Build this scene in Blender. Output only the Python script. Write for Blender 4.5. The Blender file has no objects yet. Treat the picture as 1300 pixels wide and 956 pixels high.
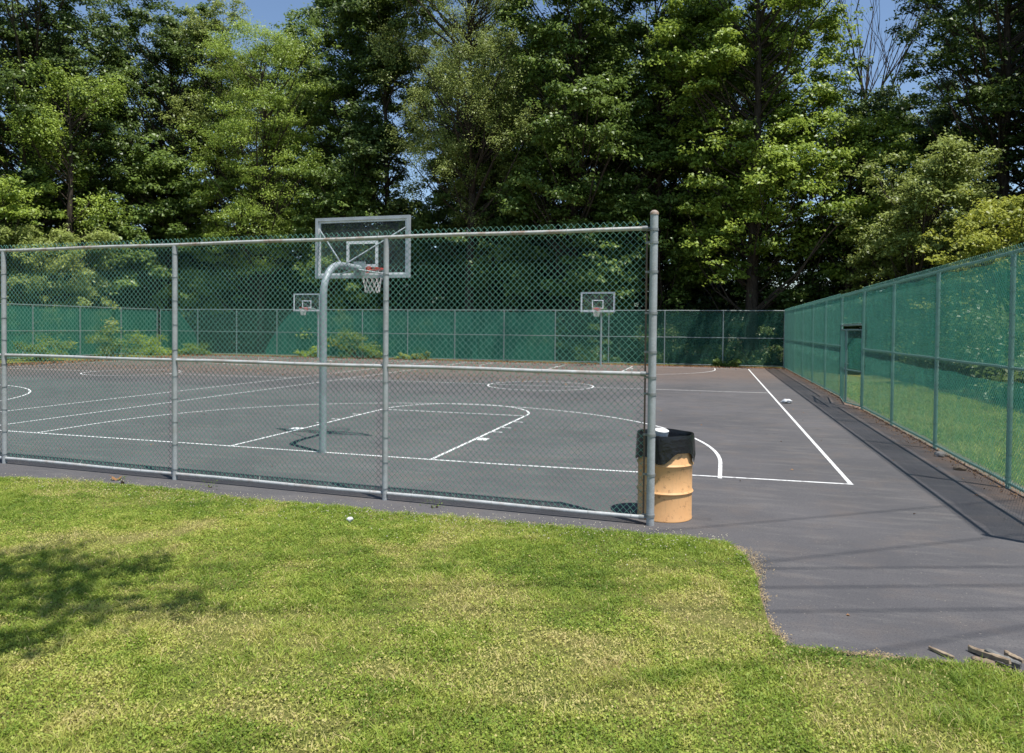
import bpy, math, random
import numpy as np
from mathutils import Matrix, Vector

# ---------------------------------------------------------------- camera, sky, sun
scene = bpy.context.scene
COL = scene.collection
SUNV = Vector((0.34, -0.19, 1.0)).normalized()          # direction towards the sun
cam_d = bpy.data.cameras.new('camera')
cam = bpy.data.objects.new('camera', cam_d); COL.objects.link(cam)
cam_d.sensor_fit = 'HORIZONTAL'; cam_d.sensor_width = 36.0
cam_d.lens = 880.0 / 1300.0 * 36.0
cam_d.shift_y = -44.5 / 1300.0
cam_d.clip_start = 0.05; cam_d.clip_end = 2000
cx_ = Vector((0.96045209, 0.27828327, 0.0094976)); cz_ = Vector((0.27805236, -0.96035009, 0.02036134)); cy_ = cz_.cross(cx_)
m_ = Matrix((cx_, cy_, cz_)).transposed().to_4x4(); m_.translation = Vector((0, 0, 2.02))
cam.matrix_world = m_
scene.camera = cam

world = bpy.data.worlds.new("World"); scene.world = world; world.use_nodes = True
wn = world.node_tree.nodes; wl = world.node_tree.links
sky = wn.new('ShaderNodeTexSky'); sky.sky_type = 'NISHITA'; sky.sun_disc = False
sky.sun_elevation = math.asin(SUNV.z); sky.sun_rotation = math.atan2(SUNV.x, SUNV.y)
sky.air_density = 1.0; sky.dust_density = 0.3; sky.ozone_density = 2.2
bg = wn['Background']; bg.inputs['Strength'].default_value = 0.125
wl.new(sky.outputs[0], bg.inputs['Color'])

sun_d = bpy.data.lights.new('sun', 'SUN'); sun_d.energy = 5.0; sun_d.angle = math.radians(0.53); sun_d.color = (1.0, 0.965, 0.91)
sun = bpy.data.objects.new('sun', sun_d); COL.objects.link(sun)
sun.rotation_euler = SUNV.to_track_quat('Z', 'Y').to_euler(); sun.location = SUNV * 60
scene.view_settings.view_transform = 'Standard'; scene.view_settings.look = 'None'
scene.view_settings.gamma = 1.0; scene.view_settings.use_curve_mapping = False
scene.view_settings.exposure = 0.3

rng = np.random.default_rng(7); random.seed(7)

# ---------------------------------------------------------------- material helpers
def mat(name, col=(.5, .5, .5), rough=.6, metal=0.0, spec=.5):
    m = bpy.data.materials.new(name); m.use_nodes = True
    b = m.node_tree.nodes['Principled BSDF']
    b.inputs['Base Color'].default_value = (*col, 1); b.inputs['Roughness'].default_value = rough
    b.inputs['Metallic'].default_value = metal; b.inputs['Specular IOR Level'].default_value = spec
    return m, m.node_tree.nodes, m.node_tree.links, b

def noise(nodes, links, scale, detail=4, rough=.55, vec=None, dim='3D'):
    n = nodes.new('ShaderNodeTexNoise'); n.inputs['Scale'].default_value = scale
    n.inputs['Detail'].default_value = detail; n.inputs['Roughness'].default_value = rough
    if vec is not None: links.new(vec, n.inputs['Vector'])
    return n.outputs['Fac']

def ramp(nodes, links, fac, stops):
    r = nodes.new('ShaderNodeValToRGB'); e = r.color_ramp.elements
    while len(e) < len(stops): e.new(.5)
    for i, (p, c) in enumerate(stops):
        e[i].position = p; e[i].color = (c, c, c, 1) if isinstance(c, (int, float)) else (*c, 1)
    links.new(fac, r.inputs[0]); return r.outputs[0]

def mix(nodes, links, fac, a, b, mode='MIX'):
    n = nodes.new('ShaderNodeMix'); n.data_type = 'RGBA'; n.blend_type = mode
    for s, v in ((n.inputs[0], fac), (n.inputs[6], a), (n.inputs[7], b)):
        if isinstance(v, (int, float)): s.default_value = v
        elif isinstance(v, tuple): s.default_value = (*v, 1)
        else: links.new(v, s)
    return n.outputs[2]

def mth(nodes, links, op, a, b=0.0):
    n = nodes.new('ShaderNodeMath'); n.operation = op
    for s, v in ((n.inputs[0], a), (n.inputs[1], b)):
        if isinstance(v, (int, float)): s.default_value = v
        else: links.new(v, s)
    return n.outputs[0]

def objco(nodes, links, scale=(1, 1, 1), kind='Object'):
    t = nodes.new('ShaderNodeTexCoord'); mp = nodes.new('ShaderNodeMapping'); mp.inputs['Scale'].default_value = scale
    links.new(t.outputs[kind], mp.inputs[0]); return mp.outputs[0]

def bump(nodes, links, bsdf, height, strength=.3, dist=.01):
    b = nodes.new('ShaderNodeBump'); b.inputs['Strength'].default_value = strength; b.inputs['Distance'].default_value = dist
    links.new(height, b.inputs['Height']); links.new(b.outputs[0], bsdf.inputs['Normal'])

M = {}
def simple(key, col, rough=.6, metal=0, spec=.5, var=.25, vs=6.0, col2=None, bmp=0.0, bs=60):
    m, n, l, b = mat(key, col, rough, metal, spec)
    v = objco(n, l)
    f = ramp(n, l, noise(n, l, vs, 5, .6, v), [(.3, 0.0), (.7, 1.0)])
    c2 = col2 if col2 else tuple(c * (1 - var) for c in col)
    l.new(mix(n, l, f, col, c2), b.inputs['Base Color'])
    if bmp: bump(n, l, b, noise(n, l, bs, 3, .5, v), bmp)
    M[key] = m; return m

# asphalt of the court
m, n, l, b = mat('asphalt', rough=.9, spec=.25); v = objco(n, l)
base = mix(n, l, ramp(n, l, noise(n, l, .35, 5, .6, v), [(.3, 0.), (.7, 1.)]), (.066, .065, .069), (.112, .106, .110))
vs = objco(n, l, (.7, 3.2, 1))
base = mix(n, l, ramp(n, l, noise(n, l, 1.6, 6, .62, vs), [(.50, 0.), (.72, .65)]), base, (.155, .145, .138))       # pale scuffs
base = mix(n, l, ramp(n, l, noise(n, l, 1.7, 5, .62, v), [(.50, 0.), (.70, .38)]), base, (.145, .115, .095))       # tan dust
base = mix(n, l, ramp(n, l, noise(n, l, .55, 6, .7, v), [(.32, .55), (.48, 0.)]), base, (.058, .058, .064))       # darker patches
sp = n.new('ShaderNodeSeparateXYZ'); l.new(v, sp.inputs[0])
# dead leaves and pollen washed to the far left end of the court
far = mth(n, l, 'ADD', mth(n, l, 'ADD', sp.outputs[1], mth(n, l, 'MULTIPLY', sp.outputs[0], -.30)), mth(n, l, 'MULTIPLY', noise(n, l, .25, 4, .6, v), 8.0))
farm = ramp(n, l, mth(n, l, 'DIVIDE', far, 60.), [(.50, 0.), (.60, .6)])
fine = ramp(n, l, noise(n, l, 5.0, 5, .7, v), [(.35, .25), (.62, 1.)])
base = mix(n, l, mth(n, l, 'MULTIPLY', farm, fine), base, (.20, .125, .085))
edge = ramp(n, l, mth(n, l, 'ADD', sp.outputs[0], mth(n, l, 'MULTIPLY', noise(n, l, 1.5, 5, .7, v), 1.2)), [(.0, 0.), (1., 0.)])
ed = n.new('ShaderNodeMapRange'); ed.inputs[1].default_value = 3.75; ed.inputs[2].default_value = 4.35
l.new(mth(n, l, 'ADD', sp.outputs[0], mth(n, l, 'MULTIPLY', noise(n, l, 1.5, 5, .7, v), 1.2)), ed.inputs[0])
base = mix(n, l, mth(n, l, 'MULTIPLY', ed.outputs[0], mth(n, l, 'MULTIPLY', mth(n, l, 'GREATER_THAN', sp.outputs[1], 7.5), .7)), base, (.26, .16, .10))
g = noise(n, l, 260, 2, .5, v); base = mix(n, l, ramp(n, l, g, [(.45, 0.), (.75, .42)]), base, (.24, .225, .215))
g2 = noise(n, l, 60, 3, .6, v); base = mix(n, l, ramp(n, l, g2, [(.32, .5), (.5, 0.)]), base, (.045, .045, .050))
sp2 = ramp(n, l, noise(n, l, 42, 2, .5, v), [(.70, 0.), (.74, .8)])
base = mix(n, l, sp2, base, (.30, .27, .22))
cw = noise(n, l, .8, 3, .5, v); vo = n.new('ShaderNodeTexVoronoi'); vo.feature = 'DISTANCE_TO_EDGE'; vo.inputs['Scale'].default_value = .22
wv = n.new('ShaderNodeVectorMath'); wv.operation = 'ADD'; l.new(v, wv.inputs[0]); nz = n.new('ShaderNodeTexNoise'); nz.inputs['Scale'].default_value = 1.8; nz.inputs['Detail'].default_value = 6; l.new(v, nz.inputs['Vector']); l.new(nz.outputs['Color'], wv.inputs[1])
l.new(wv.outputs[0], vo.inputs['Vector']); ck = ramp(n, l, vo.outputs['Distance'], [(.0, .55), (.0018, 0.)])
base = mix(n, l, mth(n, l, 'MULTIPLY', ck, ramp(n, l, cw, [(.5, 0.), (.6, 1.)])), base, (.03, .03, .032))
l.new(base, b.inputs['Base Color']); bump(n, l, b, g, .5, .005); M['asphalt'] = m

m, n, l, b = mat('line_paint', (.78, .78, .76), .7, 0, .3); v = objco(n, l)
w = ramp(n, l, noise(n, l, 9, 6, .8, v), [(.38, 1.), (.50, 0.)])
l.new(mix(n, l, mth(n, l, 'MULTIPLY', w, .8), (.74, .74, .72), (.20, .19, .19)), b.inputs['Base Color']); M['paint'] = m

m, n, l, b = mat('soil_under_grass', rough=1, spec=.1); v = objco(n, l)
c = mix(n, l, ramp(n, l, noise(n, l, 1.3, 6, .65, v), [(.35, 0.), (.65, 1.)]), (.12, .16, .028), (.24, .21, .075))
c = mix(n, l, ramp(n, l, noise(n, l, 45, 5, .7, v), [(.35, .6), (.6, 0.)]), c, (.05, .06, .018))
c = mix(n, l, ramp(n, l, noise(n, l, 90, 4, .7, v), [(.45, 0.), (.7, .6)]), c, (.26, .29, .07))
l.new(c, b.inputs['Base Color']); bump(n, l, b, noise(n, l, 50, 5, .7, v), .8, .03); M['turf'] = m

m, n, l, b = mat('forest_floor', rough=1, spec=.1); v = objco(n, l)
c = mix(n, l, noise(n, l, .5, 6, .7, v), (.035, .045, .015), (.085, .06, .035))
c = mix(n, l, ramp(n, l, noise(n, l, 8, 5, .7, v), [(.45, 0.), (.65, .7)]), c, (.03, .055, .012))
l.new(c, b.inputs['Base Color']); bump(n, l, b, noise(n, l, 6, 5, .7, v), .8, .1); M['floor'] = m

# galvanised tube: grey with mottling and a little rust
def galv(key, col, rust=.0, metal=.35, rough=.5):
    m, n, l, b = mat(key, col, rough, metal, .5); v = objco(n, l)
    c = mix(n, l, ramp(n, l, noise(n, l, 9, 5, .65, v), [(.3, 0.), (.7, 1.)]), col, tuple(x * .72 for x in col))
    c = mix(n, l, ramp(n, l, noise(n, l, 55, 3, .6, v), [(.5, 0.), (.8, .6)]), c, tuple(min(1, x * 1.35) for x in col))
    if rust:
        c = mix(n, l, mth(n, l, 'MULTIPLY', ramp(n, l, noise(n, l, 2.3, 6, .75, v), [(.5, 0.), (.62, 1.)]), rust), c, (.26, .13, .06))
    l.new(c, b.inputs['Base Color']); l.new(ramp(n, l, noise(n, l, 20, 3, .6, v), [(.2, rough - .12), (.8, rough + .15)]), b.inputs['Roughness'])
    bump(n, l, b, noise(n, l, 120, 2, .5, v), .08, .002)
    M[key] = m
galv('post_steel', (.40, .42, .42), .12, .12)
galv('rail_steel', (.50, .50, .47), .75, .12)
galv('low_rail_steel', (.50, .51, .50), .3, .12)
galv('pole_steel', (.33, .37, .38), .08, .2)
galv('green_post', (.21, .33, .30), .1, .05, .5)
simple('clamp', (.30, .31, .30), .5, .4)
simple('tie', (.12, .14, .14), .5, .4)
simple('tension_bar', (.10, .09, .08), .6, .2, col2=(.17, .10, .06))
simple('rust_cap', (.28, .16, .09), .8, 0, col2=(.36, .33, .30), vs=30)
simple('wire_green', (.17, .42, .32), .32, .0, .6, .3, 3)
simple('orange_rim', (.80, .06, .03), .45, 0, .5, .2)
simple('board_frame', (.48, .50, .51), .45, .3)
simple('board_white', (.80, .80, .79), .5)
simple('net_cord', (.75, .72, .68), .9, vs=25)
simple('rubbish_white', (.80, .80, .78), .6, bmp=.3, bs=25)
simple('bag_white', (.72, .73, .74), .5, bmp=.3, bs=40)
simple('rock_grey', (.34, .31, .28), .9, 0, .3, col2=(.20, .18, .16), vs=18, bmp=.6, bs=30)
simple('rock_brown', (.27, .20, .14), .9, 0, .3, col2=(.15, .11, .08), vs=18, bmp=.6, bs=30)
simple('old_wood', (.40, .32, .22), .9, 0, .2, col2=(.18, .13, .09), vs=25, bmp=.6, bs=40)
simple('stained_wood', (.20, .20, .19), .9, 0, .2, col2=(.10, .095, .09), vs=14, bmp=.6, bs=40)
simple('creosote_wood', (.13, .10, .075), .9, vs=8, bmp=.4)
simple('cable_black', (.02, .02, .02), .5)
simple('dead_leaf', (.36, .20, .09), .8, 0, .2, col2=(.20, .10, .045), vs=3)
simple('straw', (.46, .36, .20), .9, 0, .2, col2=(.26, .19, .11), vs=40)
simple('flower_white', (.66, .62, .50), .8, col2=(.50, .42, .30), vs=9)
simple('concrete', (.34, .33, .31), .9, bmp=.3)

m, n, l, b = mat('drum_paint', rough=.5, spec=.4); v = objco(n, l)
c = mix(n, l, ramp(n, l, noise(n, l, 3, 5, .6, v), [(.3, 0.), (.7, 1.)]), (.76, .44, .20), (.67, .36, .155))
c = mix(n, l, ramp(n, l, noise(n, l, 14, 6, .75, v), [(.56, 0.), (.64, .75)]), c, (.30, .15, .07))
c = mix(n, l, ramp(n, l, noise(n, l, 6, 6, .8, objco(n, l, (6, 6, .6))), [(.52, 0.), (.72, .45)]), c, (.42, .27, .15))
l.new(c, b.inputs['Base Color']); bump(n, l, b, noise(n, l, 7, 3, .5, v), .12, .02); M['drum_paint'] = m

m, n, l, b = mat('bin_liner', (.012, .012, .014), .24, 0, .5); v = objco(n, l)
bump(n, l, b, noise(n, l, 9, 5, .7, v), .5, .03); M['liner'] = m

m, n, l, b = mat('bark', rough=.95, spec=.15); v = objco(n, l, (6, 6, 1.2))
l.new(mix(n, l, ramp(n, l, noise(n, l, 2.2, 6, .7, v), [(.35, 0.), (.65, 1.)]), (.030, .023, .018), (.105, .082, .062)), b.inputs['Base Color'])
bump(n, l, b, noise(n, l, 3, 5, .7, v), .8, .06); M['bark'] = m

# clear backboard panel
m = bpy.data.materials.new('backboard_panel'); m.use_nodes = True; n = m.node_tree.nodes; l = m.node_tree.links; b = n['Principled BSDF']
b.inputs['Base Color'].default_value = (.75, .8, .8, 1); b.inputs['Roughness'].default_value = .15
tr = n.new('ShaderNodeBsdfTransparent'); tr.inputs[0].default_value = (.93, .97, .96, 1); ms = n.new('ShaderNodeMixShader')
dirt = noise(n, l, 3.0, 5, .7, objco(n, l)); l.new(ramp(n, l, dirt, [(.3, .015), (.8, .05)]), ms.inputs[0])
l.new(tr.outputs[0], ms.inputs[1]); l.new(b.outputs[0], ms.inputs[2]); l.new(ms.outputs[0], n['Material Output'].inputs[0]); M['panel'] = m

# woven green wind screen: part holes, part green cloth that lets light through
def screen(key, col, open_):
    m = bpy.data.materials.new(key); m.use_nodes = True; n = m.node_tree.nodes; l = m.node_tree.links; b = n['Principled BSDF']
    v = objco(n, l, (1, 1, .35)); f = noise(n, l, 2.5, 5, .6, v)
    c = mix(n, l, f, tuple(x * .75 for x in col), tuple(min(1, x * 1.25) for x in col))
    l.new(c, b.inputs['Base Color']); b.inputs['Roughness'].default_value = .7; b.inputs['Specular IOR Level'].default_value = .3
    tl = n.new('ShaderNodeBsdfTranslucent'); l.new(c, tl.inputs[0])
    m1 = n.new('ShaderNodeMixShader'); m1.inputs[0].default_value = .45; l.new(b.outputs[0], m1.inputs[1]); l.new(tl.outputs[0], m1.inputs[2])
    tr = n.new('ShaderNodeBsdfTransparent'); m2 = n.new('ShaderNodeMixShader')
    l.new(ramp(n, l, noise(n, l, 4, 4, .6, v), [(.3, 1 - open_ - .07), (.7, 1 - open_ + .07)]), m2.inputs[0])
    l.new(tr.outputs[0], m2.inputs[1]); l.new(m1.outputs[0], m2.inputs[2]); l.new(m2.outputs[0], n['Material Output'].inputs[0]); M[key] = m
screen('screen_side', (.075, .50, .34), .66)
screen('screen_far_lit', (.046, .30, .20), .22)  # sunlit stretches of the far cloth, sunlight put into a brighter, denser colour
screen('screen_shade', (.024, .15, .10), .60)  # shaded stretch of the far cloth, shade put into darker colour and openness

def leafmat(key, dark, light, trans=.35, rough=.5):
    m = bpy.data.materials.new(key); m.use_nodes = True; n = m.node_tree.nodes; l = m.node_tree.links; b = n['Principled BSDF']
    a = n.new('ShaderNodeAttribute'); a.attribute_name = 'tint'
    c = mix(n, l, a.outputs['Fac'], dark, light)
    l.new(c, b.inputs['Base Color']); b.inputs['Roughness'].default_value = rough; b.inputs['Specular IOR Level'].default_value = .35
    tl = n.new('ShaderNodeBsdfTranslucent'); l.new(mix(n, l, .5, c, tuple(min(1, x * 1.5) for x in light)), tl.inputs[0])
    ms = n.new('ShaderNodeMixShader'); ms.inputs[0].default_value = trans
    l.new(b.outputs[0], ms.inputs[1]); l.new(tl.outputs[0], ms.inputs[2]); l.new(ms.outputs[0], n['Material Output'].inputs[0]); M[key] = m
leafmat('leaf_dark', (.035, .068, .014), (.150, .215, .048), .28, .42)
leafmat('leaf_shade', (.014, .028, .008), (.045, .075, .020), .15, .45)  # undergrowth leaves, colour darkened to stand for deep shade in the wood
leafmat('leaf_mid', (.050, .098, .016), (.215, .300, .060), .28, .42)
leafmat('leaf_bright', (.090, .155, .018), (.370, .470, .075), .3, .42)
leafmat('leaf_olive', (.095, .130, .028), (.350, .410, .100), .28, .45)
leafmat('leaf_yellow', (.125, .165, .018), (.430, .450, .070), .3, .45)
m = bpy.data.materials.new('grass_blade'); m.use_nodes = True; n = m.node_tree.nodes; l = m.node_tree.links; b = n['Principled BSDF']
a = n.new('ShaderNodeAttribute'); a.attribute_name = 'tint'
c = ramp(n, l, a.outputs['Fac'], [(0, (.09, .170, .022)), (.38, (.28, .375, .050)), (.62, (.50, .51, .12)), (1., (.62, .50, .24))])
l.new(c, b.inputs['Base Color']); b.inputs['Roughness'].default_value = .55; b.inputs['Specular IOR Level'].default_value = .3
tl = n.new('ShaderNodeBsdfTranslucent'); l.new(c, tl.inputs[0]); ms = n.new('ShaderNodeMixShader'); ms.inputs[0].default_value = .35
l.new(b.outputs[0], ms.inputs[1]); l.new(tl.outputs[0], ms.inputs[2]); l.new(ms.outputs[0], n['Material Output'].inputs[0]); M['grass'] = m

# ---------------------------------------------------------------- mesh helpers
class MB:
    """collects shapes and links them as ONE mesh object"""
    def __init__(s): s.v = []; s.f = []
    def add(s, vs, fs):
        o = len(s.v); s.v += [tuple(p) for p in vs]; s.f += [tuple(i + o for i in q) for q in fs]
    def box(s, x0, x1, y0, y1, z0, z1):
        s.add([(x, y, z) for z in (z0, z1) for y in (y0, y1) for x in (x0, x1)],
              [(0, 2, 3, 1), (4, 5, 7, 6), (0, 1, 5, 4), (2, 6, 7, 3), (0, 4, 6, 2), (1, 3, 7, 5)])
    def tube(s, pts, r, n=10, cap=True):
        pts = [Vector(p) for p in pts]; rs = r if isinstance(r, (list, tuple)) else [r] * len(pts)
        vs = []; up = None
        for i, p in enumerate(pts):
            d = (pts[min(i + 1, len(pts) - 1)] - pts[max(i - 1, 0)]).normalized()
            if up is None: up = Vector((0, 0, 1)) if abs(d.z) < .9 else Vector((1, 0, 0))
            a = d.cross(up).normalized(); bb = a.cross(d).normalized(); up = bb
            for k in range(n):
                t = 2 * math.pi * k / n; vs.append(p + (a * math.cos(t) + bb * math.sin(t)) * rs[i])
        fs = [(i * n + k, i * n + (k + 1) % n, (i + 1) * n + (k + 1) % n, (i + 1) * n + k) for i in range(len(pts) - 1) for k in range(n)]
        if cap: fs += [tuple(range(n))[::-1], tuple((len(pts) - 1) * n + k for k in range(n))]
        s.add(vs, fs)
    def lathe(s, prof, c=(0, 0, 0), n=32):
        vs = [(c[0] + r * math.cos(2 * math.pi * k / n), c[1] + r * math.sin(2 * math.pi * k / n), c[2] + z) for r, z in prof for k in range(n)]
        s.add(vs, [(i * n + k, i * n + (k + 1) % n, (i + 1) * n + (k + 1) % n, (i + 1) * n + k) for i in range(len(prof) - 1) for k in range(n)])
    def ring(s, c, R, r, axis='z', n=20, k=6):
        pts = []
        for i in range(n + 1):
            t = 2 * math.pi * i / n; a, bq = R * math.cos(t), R * math.sin(t)
            pts.append((c[0] + a, c[1] + bq, c[2]) if axis == 'z' else (c[0], c[1] + a, c[2] + bq) if axis == 'x' else (c[0] + a, c[1], c[2] + bq))
        s.tube(pts, r, k, False)
    def build(s, name, m, parent=None, smooth=True, loc=None):
        me = bpy.data.meshes.new(name); me.from_pydata(s.v, [], s.f); me.validate(); me.update()
        if smooth:
            me.shade_smooth() if hasattr(me, 'shade_smooth') else None
            me.set_sharp_from_angle(angle=math.radians(40))
        me.materials.append(M[m]); o = bpy.data.objects.new(name, me); COL.objects.link(o)
        if parent: o.parent = parent
        if loc: o.location = loc
        return o

def mesh_np(name, V, F, m, parent=None, tint=None, smooth=False):
    """numpy verts (n,3) and faces (m,k)"""
    me = bpy.data.meshes.new(name); k = F.shape[1]
    me.vertices.add(len(V)); me.vertices.foreach_set('co', V.astype(np.float32).ravel())
    me.loops.add(F.size); me.loops.foreach_set('vertex_index', F.astype(np.int32).ravel())
    me.polygons.add(len(F)); me.polygons.foreach_set('loop_start', np.arange(0, F.size, k, dtype=np.int32))
    me.polygons.foreach_set('loop_total', np.full(len(F), k, dtype=np.int32))
    me.update(calc_edges=True)
    if tint is not None:
        a = me.attributes.new('tint', 'FLOAT', 'POINT'); a.data.foreach_set('value', tint.astype(np.float32))
    if smooth: me.shade_smooth()
    me.materials.append(M[m]); o = bpy.data.objects.new(name, me); COL.objects.link(o)
    if parent: o.parent = parent
    return o

def thing(name, label, cat, loc=(0, 0, 0), rz=0, group=None):
    o = bpy.data.objects.new(name, None); COL.objects.link(o); o.location = loc; o.rotation_euler = (0, 0, rz)
    o.empty_display_size = .2; tag(o, label, cat, group); return o
def tag(o, label, cat, group=None):
    o['label'] = label; o['category'] = cat
    if group: o['group'] = group
    return o
def struct(o, kind='structure'): o['kind'] = kind; return o

def vnoise(x, y, s, seed=0):
    """smooth value noise 0..1"""
    r = np.random.default_rng(seed); G = r.random((64, 64)); x = x / s + 100; y = y / s + 100
    xi = np.floor(x).astype(int); yi = np.floor(y).astype(int); fx = x - xi; fy = y - yi
    fx = fx * fx * (3 - 2 * fx); fy = fy * fy * (3 - 2 * fy)
    g = lambda a, b_: G[a % 64, b_ % 64]
    return (g(xi, yi) * (1 - fx) + g(xi + 1, yi) * fx) * (1 - fy) + (g(xi, yi + 1) * (1 - fx) + g(xi + 1, yi + 1) * fx) * fy

# ---------------------------------------------------------------- the ground
def sheet(name, pts, z, m):
    mb = MB(); mb.add([(x, y, z) for x, y in pts], [tuple(range(len(pts)))]); return struct(mb.build(name, m, smooth=False))
sheet('ground', [(-900, -900), (900, -900), (900, 900), (-900, 900)], -.06, 'floor')
sheet('court', [(-33.6, 6.2), (-33.5, 39.42), (3.95, 39.42), (3.95, 7.35), (14, 7.3), (14, 4.0), (0.2, 4.0), (0.0, 6.2)], 0.0, 'asphalt')
# lawn in front: an uneven turf sheet whose edge follows the pavement
EDGE = [(-40, 6.6), (-12, 6.62), (-8.81, 6.73), (-7.72, 6.88), (-6.46, 6.87), (-5.27, 6.78), (-4.24, 6.79), (-3.28, 6.79), (-2.39, 6.83), (-1.55, 6.86),
        (-0.75, 6.83), (-0.15, 6.82), (0.16, 6.78), (0.30, 6.5), (0.37, 5.9), (0.36, 5.1), (0.48, 4.68), (0.86, 4.70), (1.4, 4.74), (1.77, 4.72), (3, 4.7), (14, 4.6)]
ex = np.array([p[0] for p in EDGE]); ey = np.array([p[1] for p in EDGE])
def lawn_edge(x): return np.interp(x, ex, ey)
def lawn_z(x, y):
    h = .012 + .035 * vnoise(x, y, 1.1, 3) + .015 * vnoise(x, y, .35, 4)
    return h * np.clip((lawn_edge(x) - y) / .25 + .35, .35, 1)
xs = np.concatenate([np.linspace(-40, -10, 31)[:-1], np.linspace(-10, 2, 241), np.linspace(2, 14, 25)[1:]])
tt = np.concatenate([np.linspace(0, 1, 60) * 4.6, [7, 12, 25, 60]])
X, T = np.meshgrid(xs, tt, indexing='ij')
Yg = lawn_edge(X) + .03 * (vnoise(X, X * 0, .12, 9) - .5) - T
Zg = lawn_z(X, Yg); Zg[:, 0] = -.01
V = np.stack([X, Yg, Zg], -1).reshape(-1, 3); nT = len(tt)
I = np.arange(len(xs) - 1)[:, None] * nT + np.arange(nT - 1)[None]
F = np.stack([I, I + nT, I + nT + 1, I + 1], -1).reshape(-1, 4)
struct(mesh_np('lawn', V, F[:, ::-1], 'turf', smooth=True))
sheet('side_lawn', [(3.96, 7.32), (7.3, 7.32), (7.5, 12), (7.2, 17), (7.5, 23), (7.3, 30), (7.5, 44), (3.96, 44)], -.012, 'turf')
sheet('verge', [(-37.6, 6.0), (-33.62, 6.0), (-33.52, 39.42), (3.94, 39.43), (3.94, 40.6), (-37.6, 40.6)], -.014, 'turf')

# painted lines, one flat sheet 4 mm above the asphalt
LW = .055; ln = MB()
def strip(pts, w=LW, z=.004):
    pts = [Vector((p[0], p[1])) for p in pts]; vs = []
    for i, p in enumerate(pts):
        d = (pts[min(i + 1, len(pts) - 1)] - pts[max(i - 1, 0)]).normalized(); nn = Vector((-d.y, d.x)) * w / 2
        vs += [(p.x + nn.x, p.y + nn.y, z), (p.x - nn.x, p.y - nn.y, z)]
    ln.add(vs, [(2 * i, 2 * i + 1, 2 * i + 3, 2 * i + 2) for i in range(len(pts) - 1)])
def arc(cx, cy, r, a0, a1, n=40): return [(cx + r * math.cos(math.radians(a0 + (a1 - a0) * i / n)), cy + r * math.sin(math.radians(a0 + (a1 - a0) * i / n))) for i in range(n + 1)]
def by(x): return 9.74 + (0.0 if x < -3 else (x + 3) * .045)             # the baseline bends very slightly as laid out
g_ = LW / 2 + .001
# first court
strip([(-33, 9.80), (-13, 9.75), (-3, 9.73), (1.8, 9.95)])
strip([(1.77, by(1.77) + g_), (1.77, 37.2)]); strip([(-13.42, by(-13.4) + g_), (-13.42, 37.2)]); strip([(-13.42 + g_, 37.2), (1.77 - g_, 37.2)])
strip([(-13.42 + g_, 23.35), (-7.60, 23.38)]); strip([(-7.53, 23.38), (-3.93, 23.42)]); strip([(-3.86, 23.42), (1.77 - g_, 23.5)])
strip(arc(-5.73, 23.4, 1.83, 0, 360, 64), z=.0042)
def half(cx, s, y0, yft, r3y, xl, xr, base):
    strip([(cx - 1.80, base + s * g_), (cx - 1.80, yft)]); strip([(cx + 1.80, base + s * g_), (cx + 1.80, yft)])
    strip([(cx - 1.80 + g_, yft), (cx + 1.80 - g_, yft)])
    strip([(x, y) for x, y in arc(cx, yft + s * .06, 1.80, 0, s * 180)], z=.0046)
    pts = [(cx + 6.0, base + s * g_)] + arc(cx, r3y, 6.02, 0, s * 180, 60) + [(cx - 6.0, base + s * g_)]
    strip(pts, z=.0052)
    for k, d in enumerate((1.95, 2.95, 3.55, 4.45)):                        # lane marks outside the key
        w = .26 if k == 0 else .05
        for sx in (-1, 1):
            xa = cx + sx * (1.80 + g_); xb = cx + sx * 2.03; y = base + s * d
            ln.add([(min(xa, xb), y, .004), (max(xa, xb), y, .004), (max(xa, xb), y + w, .004), (min(xa, xb), y + w, .004)], [(0, 1, 2, 3)])
half(-5.88, 1, 9.8, 15.25, 10.95, 0, 0, 9.73); half(-5.88, -1, 37.2, 31.7, 36.0, 0, 0, 37.2)
# second court further left
strip([(-15.45, by(-15) + .05), (-15.45, 37.2)]); strip([(-30.7, 9.85), (-30.7, 37.2)]); strip([(-30.67, 37.2), (-15.48, 37.2)])
strip([(-30.67, 23.2), (-24.93, 23.2)]); strip([(-21.21, 23.2), (-15.48, 23.2)]); strip(arc(-23.07, 23.2, 1.83, 0, 360, 64), z=.0042)
half(-23.07, 1, 9.8, 15.25, 10.95, 0, 0, 9.79); half(-23.07, -1, 37.2, 31.7, 36.0, 0, 0, 37.2)
struct(ln.build('court_line', 'paint', smooth=False))

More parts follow.
